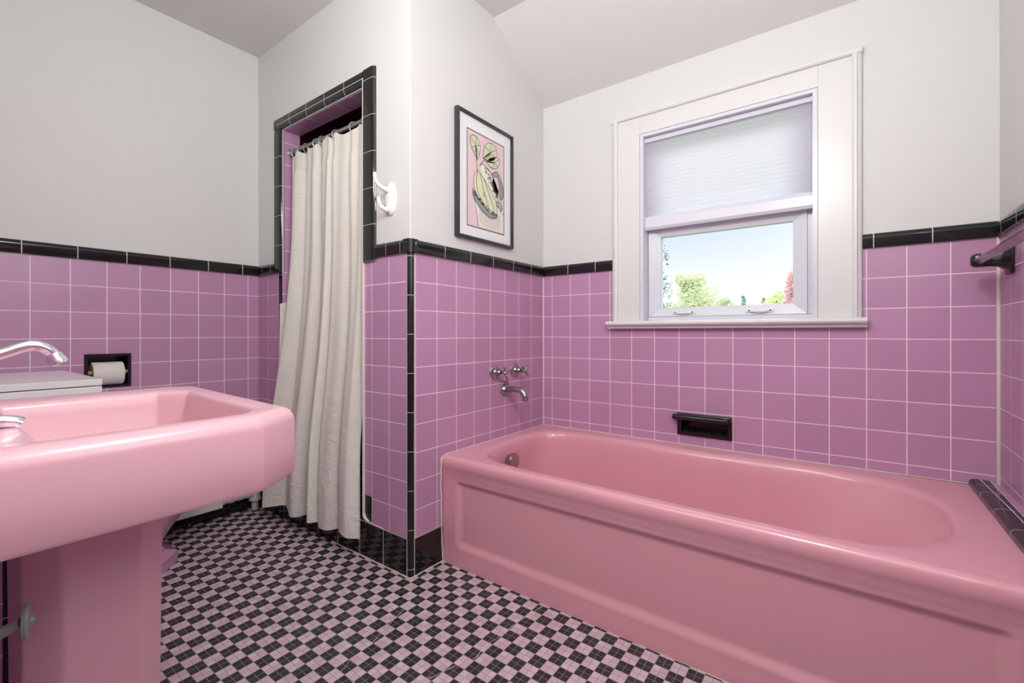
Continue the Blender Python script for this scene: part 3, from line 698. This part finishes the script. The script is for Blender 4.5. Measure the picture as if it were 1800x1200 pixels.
for xx in (.23, .43):
    bm = bmesh.new(); lathe(bm, (xx, -2.06, .8055), (0, 0, 1), [(0, .024), (.005, .024), (.012, .014), (.022, .012), (.026, .016), (.034, .014), (.037, .004)], 22)
    if xx > .3:
        tube(bm, catmull([(xx, -2.06, .818), (xx, -2.030, .815), (xx, -2.006, .812), (xx, -1.997, .808)], 5), [.008]*8+[.009]*8, 16)
    else: tube(bm, catmull([(xx, -2.06, .828), (xx, -2.03, .834), (xx, -2.005, .83)], 5), .008, 14)
    obj('handle', bm, m_chrome, fa, smooth=True)
# stop valve below the sink
sv = thing('stop_valve', 'tarnished round water valve beside the sink pedestal, under the basin', 'valve', (.42, -2.19, .515))
bm = bmesh.new(); tube(bm, catmull([(.42, -2.19, .515), (.42, -2.10, .518), (.43, -2.05, .525), (.445, -2.02, .538), (.459, -1.999, .549)], 5), .0075, 12)
tube(bm, [(.425, -2.07, .52), (.425, -2.075, .70)], .005, 10); obj('pipe', bm, m_valve, sv, smooth=True)
bm = bmesh.new(); lathe(bm, (.460, -1.9985, .550), (.24, .97, .02), [(0, .009), (.001, .022), (.005, .0228), (.007, .021), (.008, .008), (.012, .006), (.013, 0)], 24)
obj('hand_wheel', bm, m_valve, sv, smooth=True)
dp = thing('drain_pipe', 'dark curved drain pipe under the sink basin behind the pedestal', 'pipe', (.1, -2.03, 0))
bm = bmesh.new(); tube(bm, catmull([(.20, -2.08, .64), (.20, -2.08, .52), (.17, -2.08, .44), (.12, -2.08, .45), (.10, -2.08, .50), (.09, -2.13, .52), (.09, -2.19, .52)], 5), .02, 14); obj('trap', bm, m_screw, dp, smooth=True)
# low tiled pipe chase with a black bullnose corner
bm = bmesh.new(); box(bm, -.30, -.10, YF, -1.952, BT, .66); struct(obj('wall_pipe_chase', bm, m_tB))
bm = bmesh.new(); box(bm, -.30, -.10, YF, -1.952, 0, BT); struct(obj('trim_chase_base', bm, m_blackbase))
bm = bmesh.new(); prism(bm, [(-.112, -1.951), (-.099, -1.964)]+arc(-.106, -1.952, .0075, -20, 110, 6), 2, 0, .66); struct(obj('trim_chase_bullnose', bm, m_capV, smooth=True))

# ---------------------------------------------------------------- toilet
wc = thing('toilet', 'lilac pedestal toilet with a white lidded tank, behind the sink', 'toilet', (-.93, -1.7, 0))
def foot(x0, x1, y0, y1, c, cc): return [(x0+.02, y0), (x1-.02, y0), (x1, y0+.02), (x1, y1-c), (x1-cc, y1), (x0+cc, y1), (x0, y1-c), (x0, y0+.02)]
specs = [(-1.085, -.782, -2.0, -1.412, .085, .09, 0, .006), (-1.085, -.782, -2.0, -1.412, .085, .09, .040, .006), (-1.080, -.787, -2.0, -1.418, .085, .088, .048, .006),
         (-1.068, -.802, -1.98, -1.450, .07, .07, .060, .01), (-1.055, -.812, -1.98, -1.468, .05, .05, .085, .02), (-1.055, -.812, -1.98, -1.462, .05, .05, .11, .03), (-1.062, -.805, -1.97, -1.43, .06, .06, .15, .05), (-1.07, -.80, -1.97, -1.385, .08, .07, .20, .06),
         (-1.09, -.76, -1.96, -1.325, .12, .10, .26, .09), (-1.115, -.735, -1.95, -1.28, .18, .14, .33, .12), (-1.12, -.73, -1.95, -1.25, .2, .14, .375, .12), (-1.115, -.735, -1.95, -1.255, .2, .14, .39, .12)]
rg = [[(x, y, z) for x, y in roundpoly(foot(x0, x1, y0, y1, c, cc), 0, r, 5)] for x0, x1, y0, y1, c, cc, z, r in specs]
bm = bmesh.new(); loft(bm, rg); obj('bowl', bm, m_lilacwc, wc, smooth=True, sharp=35)
bm = bmesh.new(); rg = [[(x, y, z) for x, y in roundpoly(foot(-1.12, -.73, -1.70, -1.245, .2, .14), d, .12, 5)] for d, z in ((.002, .391), (0, .396), (0, .405), (.004, .41), (.002, .413), (.0, .418), (.0, .430), (.01, .436))]
loft(bm, rg); obj('seat_and_lid', bm, m_white, wc, smooth=True, sharp=40)
bm = bmesh.new(); box(bm, -1.205, -.627, -2.195, -1.697, .44, .7575, bevel=.0012); box(bm, -1.15, -.70, -2.19, -1.74, .40, .44); obj('tank', bm, m_white, wc)['label'] = 'white boxed tank'
bm = bmesh.new(); box(bm, -1.2055, -.6265, -2.1955, -1.6965, .7605, .781, bevel=.0012); obj('tank_lid', bm, m_white, wc)['label'] = 'white flat tank lid'

# ---------------------------------------------------------------- toilet paper holder
tp = thing('toilet_paper_holder', 'black ceramic recessed paper holder in the lilac left wall', 'paper holder', (XA, -1.557, .77))
y0, y1, z0, z1 = -1.634, -1.480, .698, .842
bm = bmesh.new()
for (a0, a1, b0, b1) in ((y0, y0+.012, z0, z1), (y1-.012, y1, z0, z1), (y0+.012, y1-.012, z0, z0+.010), (y0+.012, y1-.012, z1-.012, z1)):
    box(bm, XA, XA+.007, a0, a1, b0, b1, bevel=.0015, seg=1)
box(bm, XA-.09, XA-.084, TPY0+.0005, TPY1-.0005, TPZ0+.0005, TPZ1-.0005)
for (a0, a1, b0, b1) in ((TPY0+.0005, TPY0+.006, TPZ0+.0005, TPZ1-.0005), (TPY1-.006, TPY1-.0005, TPZ0+.0005, TPZ1-.0005), (TPY0+.006, TPY1-.006, TPZ0+.0005, TPZ0+.006), (TPY0+.006, TPY1-.006, TPZ1-.006, TPZ1-.0005)):
    box(bm, XA-.085, XA+.001, a0, a1, b0, b1)
obj('recess_body', bm, m_black, tp)
bm = bmesh.new(); tube(bm, [(XA-.012, TPY0+.006, .762), (XA-.012, TPY1-.006, .762)], .009, 14); obj('spindle', bm, m_wood, tp, smooth=True)['label'] = 'light wooden spindle'
bm = bmesh.new(); n = 40; r0, r1 = .019, .050; Rr = []
for yy, rr_ in ((-1.608, r0), (-1.610, r1-.002), (-1.608, r1), (-1.510, r1), (-1.508, r1-.002), (-1.510, r0)):
    Rr.append([bm.verts.new((XA-.012+rr_*math.cos(2*PI*k/n), yy, .757+rr_*math.sin(2*PI*k/n)*.98)) for k in range(n)])
for i in range(6):
    for k in range(n): bm.faces.new((Rr[i][k], Rr[i][(k+1) % n], Rr[(i+1) % 6][(k+1) % n], Rr[(i+1) % 6][k]))
tag(obj('toilet_paper_roll', bm, m_paper, smooth=True), 'white toilet paper roll in the black recessed holder', 'toilet paper')

# ---------------------------------------------------------------- baseboard heater
hr = thing('baseboard_heater', 'white baseboard heater with bare pipe end, low on the left wall', 'heater', (XA, -1.4, 0))
bm = bmesh.new(); prism(bm, [(XA, .19), (XA+.058, .185), (XA+.066, .175), (XA+.066, .068), (XA+.060, .062), (XA+.056, .068), (XA+.056, .168), (XA, .176)], 1, -1.66, -1.138)
box(bm, XA, XA+.05, -1.141, -1.138, .15, .185)
obj('cover', bm, m_rad, hr)
bm = bmesh.new()
for i in range(60):
    y = -1.60+i*.0075; box(bm, XA+.008, XA+.054, y, y+.0012, .028, .058)
obj('fins', bm, m_fin, hr)['label'] = 'thin coppery fins'
bm = bmesh.new(); P = [(XA+.035, -1.60, .095), (XA+.035, -1.15, .090)]+[(XA+.035, -1.15+.014*i, .089) for i in range(1, 12)]+[(XA+.035, -.985, .085)]
tube(bm, P, [.016, .018]+[.021 if i % 3 else .0165 for i in range(1, 12)]+[.022], 14)
lathe(bm, (XA+.035, -.972, .112), (0, 0, -1), [(0, .018), (.004, .026), (.045, .026), (.050, .030), (.060, .030), (.062, .017), (.111, .017)], 18)
obj('pipe', bm, m_pipe, hr, smooth=True)

# ---------------------------------------------------------------- shower rod, rings and curtain
rodY, rodZ = -.895, 1.848
rod = thing('curtain_rod', 'grey metal curtain rod across the shower opening', 'curtain rod', (-.62, rodY, rodZ))
bm = bmesh.new(); tube(bm, [(-.957, rodY, rodZ), (-.285, rodY, rodZ)], .0095, 16); obj('rod', bm, m_rod, rod, smooth=True)
for xx, dd in ((-.959, 1), (-.283, -1)):
    bm = bmesh.new(); lathe(bm, (xx, rodY, rodZ), (dd, 0, 0), [(0, .022), (.004, .022), (.012, .013), (.02, .012)], 20); obj('flange', bm, m_rod, rod, smooth=True)
ringx = [-.905, -.845, -.80, -.706, -.662, -.548, -.413, -.33]
ring0 = None
for i, xx in enumerate(ringx):
    if ring0 is None:
        bm = bmesh.new(); P = [(0, .0245*math.cos(t), -.0135+.0245*math.sin(t)) for t in [2*PI*k/28 for k in range(29)]]
        tube(bm, P, .003, 8, caps=False); ring0 = obj('shower_curtain_ring', bm, m_rod, smooth=True); r_ = ring0
    else: r_ = ring0.copy(); COL.objects.link(r_)
    r_.location = (xx, rodY, rodZ); r_.rotation_euler = (0, 0, random.uniform(-.35, .35))
    tag(r_, 'small grey curtain ring on the shower rod holding the cream curtain', 'curtain ring', 'curtain rings on the shower rod')
NU, NV = 260, 90
folds = [0.0, .09, .20, .30, .385, .47, .60, .73, .86, 1.0]
bm = bmesh.new(); V = []
def foldfn(s, t):
    # t 0 top .. 1 bottom
    a = 0
    w = s + .022*math.sin(2.2*t+5*s) * t + .020*math.sin(9.5*s+.7) + .012*math.sin(21*s)
    ph = w*2*PI*5.2
    a += math.sin(ph+.6)*(.010+.016*t)
    a += math.sin(ph*1.9+1.3+1.2*t)*(.007*(1-t)+.006*t)
    a += math.sin(ph*.47+2.2)*(.004+.012*t)
    a += noise.noise(Vector((s*14, t*3, 1.7)))*.006
    return a
for j in range(NV+1):
    t = j/NV; row = []
    xl = -.938-.04*t-.032*ss(.45, 1, t); xr = -.318+.012*t+.028*ss(.75, 1, t)
    for i in range(NU+1):
        s = i/NU
        zt = 1.838-.018*abs(math.sin(s*PI*7.5))-.006*math.sin(s*9)
        zb = .088-.004*s-.012*math.sin(s*2*PI*3.1+.8)
        z = zt+(zb-zt)*t
        ym = -.908-.004*t-(.075 if True else 0)*ss(.25, 1, t)*(1-.35*s)-.012*ss(.5, 1, t)
        bulge = .012*math.sin(PI*t)*math.sin(2.5*s*PI)
        f = foldfn(s, t)
        x = xl+(xr-xl)*s+ .012*math.cos(s*2*PI*5.2+.6)*(.4+.8*t)*min(1, 8*s, 8*(1-s))
        y = ym+f*(1 if t > .06 else .6)+0*bulge
        lim = -.945-.003 if z < .25 and False else None
        if (x < OX0+.004 or x > OX1-.004) and t > .3: y = min(y, YB-.016)
        if z < .17: y = min(y, YB-.006)
        row.append(bm.verts.new((x, y, z)))
    V.append(row)
for j in range(NV):
    for i in range(NU): bm.faces.new((V[j][i], V[j][i+1], V[j+1][i+1], V[j+1][i]))
cur = obj('shower_curtain', bm, m_cloth, smooth=True, sharp=0)
tag(cur, 'long cream woven shower curtain hanging in pleats in the shower opening', 'curtain')

# ---------------------------------------------------------------- white wall hook
hk = thing('wall_hook', 'white ceramic double wall hook beside the shower opening', 'hook', (-.112, YB, 1.465))
bm = bmesh.new(); rr = []
for d, s_ in ((0, 1), (.004, 1), (.009, .93), (.013, .78), (.0155, .5), (.016, .15)):
    rr.append([(-.110+.031*s_*math.cos(2*PI*k/36), YB-d, 1.457+.066*s_*math.sin(2*PI*k/36)) for k in range(36)])
loft(bm, rr); obj('plate', bm, m_ceramicw, hk, smooth=True)
bm = bmesh.new()
tube(bm, catmull([(-.112, YB-.006, 1.488), (-.118, YB-.03, 1.492), (-.122, YB-.052, 1.502), (-.124, YB-.066, 1.522), (-.124, YB-.068, 1.546)], 6), [.013, .0125, .012, .0115, .011, .0105, .010, .0095, .009, .0085, .008, .008, .0078, .0075, .0073, .0071, .007, .007, .007, .007, .007, .007, .0068, .0066, .006], 16)
tube(bm, catmull([(-.112, YB-.006, 1.415), (-.118, YB-.024, 1.413), (-.122, YB-.042, 1.422), (-.124, YB-.050, 1.440), (-.124, YB-.050, 1.456)], 6), [.0115]*6+[.009]*7+[.007]*7+[.0062]*5, 16)
obj('prong', bm, m_ceramicw, hk, smooth=True)

# ---------------------------------------------------------------- framed picture
pic = thing('framed_picture', 'framed botanical drawing with white mat and thin black frame', 'picture', (0, -.5, 1.6))
fy0, fy1, fz0, fz1 = -.700, -.305, 1.338, 1.886
bm = bmesh.new(); w = .013
for (a0, a1, b0, b1) in ((fy0, fy0+w, fz0, fz1), (fy1-w, fy1, fz0, fz1), (fy0+w, fy1-w, fz0, fz0+w), (fy0+w, fy1-w, fz1-w, fz1)):
    box(bm, .001, .024, a0, a1, b0, b1, bevel=.003, seg=2)
obj('frame', bm, m_frame, pic, smooth=True, sharp=40)
bm = bmesh.new(); box(bm, .002, .012, fy0+w, fy1-w, fz0+w, fz1-w); obj('mat', bm, m_mat, pic)
# the drawing: thin layers of coloured shapes and ink strokes on the print
ay0, ay1, az0, az1 = -.628, -.372, 1.400, 1.815
art_cols = {'pink': (222, 196, 200), 'cream': (226, 221, 212), 'gourd': (216, 219, 186), 'leaf': (206, 210, 180), 'pale': (222, 224, 206), 'grey': (146, 152, 148), 'ink': (84, 86, 84), 'brown': (110, 96, 92)}
names = list(art_cols); amats = [plain('print_'+k, S(v), .8, noise_amt=.05, noise_scale=60) for k, v in art_cols.items()]
bm = bmesh.new(); AW, AH = ay1-ay0, az1-az0
def apt(u, v, l): return (.0122+l*.00025, ay0+u*AW, az0+v*AH)
def apoly(pts, col, l):
    P = catmull([(u, v, 0) for u, v in pts], 5, True)
    bm.faces.new([bm.verts.new(apt(min(.985, max(.015, p.x)), min(.99, max(.01, p.y)), l)) for p in P]).material_index = names.index(col)
def astroke(pts, w, l=9, col='ink'):
    P = catmull([(u, v, 0) for u, v in pts], 5); prev = None
    for i, p in enumerate(P):
        d = (P[min(i+1, len(P)-1)]-P[max(i-1, 0)]); d = Vector((d.x*AW, d.y*AH)).normalized(); n = Vector((-d.y, d.x))*w
        a = apt(p.x, p.y, l); c = (bm.verts.new((a[0], a[1]+n.x, a[2]+n.y)), bm.verts.new((a[0], a[1]-n.x, a[2]-n.y)))
        if prev: bm.faces.new((prev[0], prev[1], c[1], c[0])).material_index = names.index(col)
        prev = c
bm.faces.new([bm.verts.new(apt(u, v, -.3)) for u, v in ((-.02, -.013), (1.02, -.013), (1.02, 1.013), (-.02, 1.013))]).material_index = names.index('brown')
bm.faces.new([bm.verts.new(apt(u, v, 0)) for u, v in ((0, 0), (1, 0), (1, 1), (0, 1))]).material_index = names.index('pink')
bm.faces.new([bm.verts.new(apt(u, v, 1)) for u, v in ((.27, .012), (.99, .012), (.99, .26), (.75, .22), (.45, .26), (.14, .36), (.17, .2))]).material_index = names.index('cream')
apoly([(.62, .62), (.80, .68), (.96, .55), (.97, .42), (.88, .38), (.84, .5), (.72, .58)], 'grey', 2)
apoly([(.68, .60), (.80, .62), (.86, .52), (.80, .42), (.68, .48)], 'pink', 3)
apoly([(.35, .70), (.55, .66), (.75, .55), (.90, .36), (.92, .24), (.75, .20), (.6, .3), (.4, .5)], 'pale', 3)
apoly([(.15, .52), (.24, .60), (.38, .56), (.58, .46), (.76, .33), (.80, .21), (.62, .21), (.36, .28), (.18, .40)], 'gourd', 4)
apoly([(.12, .40), (.22, .33), (.40, .25), (.62, .19), (.80, .20), (.78, .16), (.60, .14), (.34, .20), (.14, .31)], 'grey', 5)
for c0 in ([(.24, .72), (.10, .82), (.06, .93), (.22, .96), (.32, .88), (.30, .78)], [(.40, .76), (.44, .90), (.62, .97), (.78, .93), (.74, .82), (.56, .76)], [(.48, .74), (.66, .82), (.86, .84), (.82, .74), (.66, .70)]):
    apoly(c0, 'leaf', 4)
    ctr = (sum(p[0] for p in c0)/len(c0), sum(p[1] for p in c0)/len(c0))
    for p in c0[1:]: astroke([c0[0], ctr, p], .0010)
    astroke(c0+[c0[0]], .0010)
for q in ([(.15, .52), (.24, .60), (.38, .56), (.58, .46), (.76, .33), (.80, .21)], [(.15, .52), (.16, .42), (.26, .32), (.5, .24), (.8, .2)], [(.25, .59), (.22, .48), (.28, .36), (.44, .26)], [(.32, .58), (.40, .44), (.48, .34), (.56, .23)], [(.42, .54), (.56, .40), (.66, .30), (.72, .22)],
          [(.24, .60), (.22, .72), (.18, .84)], [(.30, .66), (.42, .74), (.60, .84)], [(.36, .70), (.56, .66), (.76, .54), (.90, .36), (.92, .24)], [(.30, .66), (.36, .70)], [(.62, .62), (.80, .68), (.96, .55), (.97, .42), (.88, .38)],
          [(.68, .60), (.80, .62), (.86, .52), (.80, .42)], [(.12, .40), (.22, .33), (.40, .25), (.62, .19), (.80, .20)], [(.14, .31), (.34, .20), (.60, .14), (.78, .16)], [(.14, .36), (.2, .2), (.27, .01)], [(.40, .38), (.43, .40), (.44, .37), (.42, .35), (.40, .37)]):
    astroke(q, .0013)
for i in range(46):
    t = i/45; u = .48+.42*t+random.uniform(-.05, .05); v = .66-.42*t+random.uniform(-.03, .03)
    astroke([(u, v), (u+.03, v+.012), (u+.05, v-.012)], .0012)
for i in range(40):
    u = random.uniform(.14, .78); v = .36-.22*(u-.14)/.5*.8 if u < .6 else .17+random.uniform(-.01, .03); v += random.uniform(-.03, .01)
    astroke([(u, v), (u+.02, v+.015), (u+.035, v)], .0011)
for i in range(9):
    v = .03+.018*i; astroke([(.30, v+.04), (.55, v), (.9, v+.02)], .0005, 2)
obj('print', bm, amats, pic)

# ---------------------------------------------------------------- outside: ground and trees
bm = bmesh.new(); box(bm, -60, 60, 2.5, 120, -3.6, -3.5)
struct(obj('ground', bm, plain('grass_ground', S((92, 112, 64)), .9, noise_amt=.2, noise_scale=1)))
m_bark = plain('bark', S((96, 80, 66)), .9, noise_amt=.2, noise_scale=4)
def tree(name, label, x, y, ztop, w, cols, n, leaf, blobs, zbase, seed, trunk_r=.18, conifer=False, group=None):
    rnd = random.Random(seed); root = thing(name, label, 'tree', (x, y, -3.5), group)
    bm = bmesh.new(); C = []
    for i in range(blobs):
        t = (i+.5)/blobs; z = zbase+(ztop-zbase)*t
        rr = w*(1-t*.95) if conifer else w*math.sqrt(max(.04, 1-(2*t-1)**2*.9))
        a = rnd.uniform(0, 2*PI); q = rnd.uniform(0, .75)*rr
        C.append((x+q*math.cos(a), y+q*math.sin(a), z, (rr*.35+.12) if not conifer else rr*.5+.05))
    for i in range(n):
        cx, cy, cz, cr = C[rnd.randrange(len(C))]
        v = Vector((rnd.gauss(0, 1), rnd.gauss(0, 1), rnd.gauss(0, 1))).normalized()*cr*rnd.uniform(.55, 1.1)
        p = Vector((cx, cy, cz))+v; p.z = min(p.z, ztop+.1)
        d, a, b = frame_of((rnd.gauss(0, 1), rnd.gauss(0, 1), rnd.gauss(0, 1))); s = leaf*rnd.uniform(.6, 1.3)
        bm.faces.new([bm.verts.new(p+a*s), bm.verts.new(p+b*s*.55), bm.verts.new(p-a*s), bm.verts.new(p-b*s*.55)])
    me = bpy.data.meshes.new('foliage'); bm.to_mesh(me); bm.free(); link('foliage', me, mat_leaf(name+'_leaves', *cols), root)
    bm = bmesh.new(); tube(bm, [(x, y, -3.5), (x+.05, y, (ztop-3.5)/2-.5), (x, y, ztop-.4*(1 if conifer else w))], [trunk_r, trunk_r*.7, .02], 8)
    if not conifer:
        for k in range(6):
            cx, cy, cz, cr = C[int(k*len(C)/6)]; tube(bm, [(x, y, zbase-.5+.2*k), ((x+cx)/2, (y+cy)/2, (zbase+cz)/2), (cx, cy, cz)], [.06, .04, .012], 6)
    obj('trunk', bm, m_bark, root, smooth=True)
tree('broadleaf_tree', 'large pale green leafy tree outside, left in the window view', -5.1, 22, 3.75, 1.75, ((176, 190, 146), (222, 224, 196)), 13000, .07, 42, -1.2, 3)
tree('broadleaf_tree', 'lower pale green tree outside, right of the large leafy one', -3.9, 23.5, 2.7, 1.0, ((182, 196, 160), (220, 224, 200)), 5000, .06, 24, -1.4, 13)
tree('red_leaf_tree', 'reddish pink leaved tree outside at the right of the window pane', -.45, 20, 3.35, .75, ((196, 150, 154), (222, 188, 188)), 7000, .055, 30, -1.2, 5)
tree('bushy_tree', 'bright yellow-green bushy tree outside, beside the reddish tree', -1.55, 24, 2.85, .75, ((190, 208, 146), (220, 228, 184)), 6000, .055, 24, -1.2, 8)
tree('conifer_tree', 'small dark conifer top outside, nearer the large pale tree', -3.35, 26, 3.0, .6, ((140, 176, 148), (176, 204, 176)), 900, .06, 10, 1.2, 9, .05, True)
tree('conifer_tree', 'small dark conifer top outside, nearer the yellow-green tree', -2.75, 29, 3.05, .6, ((150, 184, 148), (186, 210, 176)), 700, .06, 10, 1.2, 10, .05, True)
tree('near_tree', 'deep green branch tips at the left edge of the window pane', -3.12, 9.5, 4.4, .95, ((96, 130, 110), (130, 160, 134)), 8000, .045, 34, -1.0, 12)
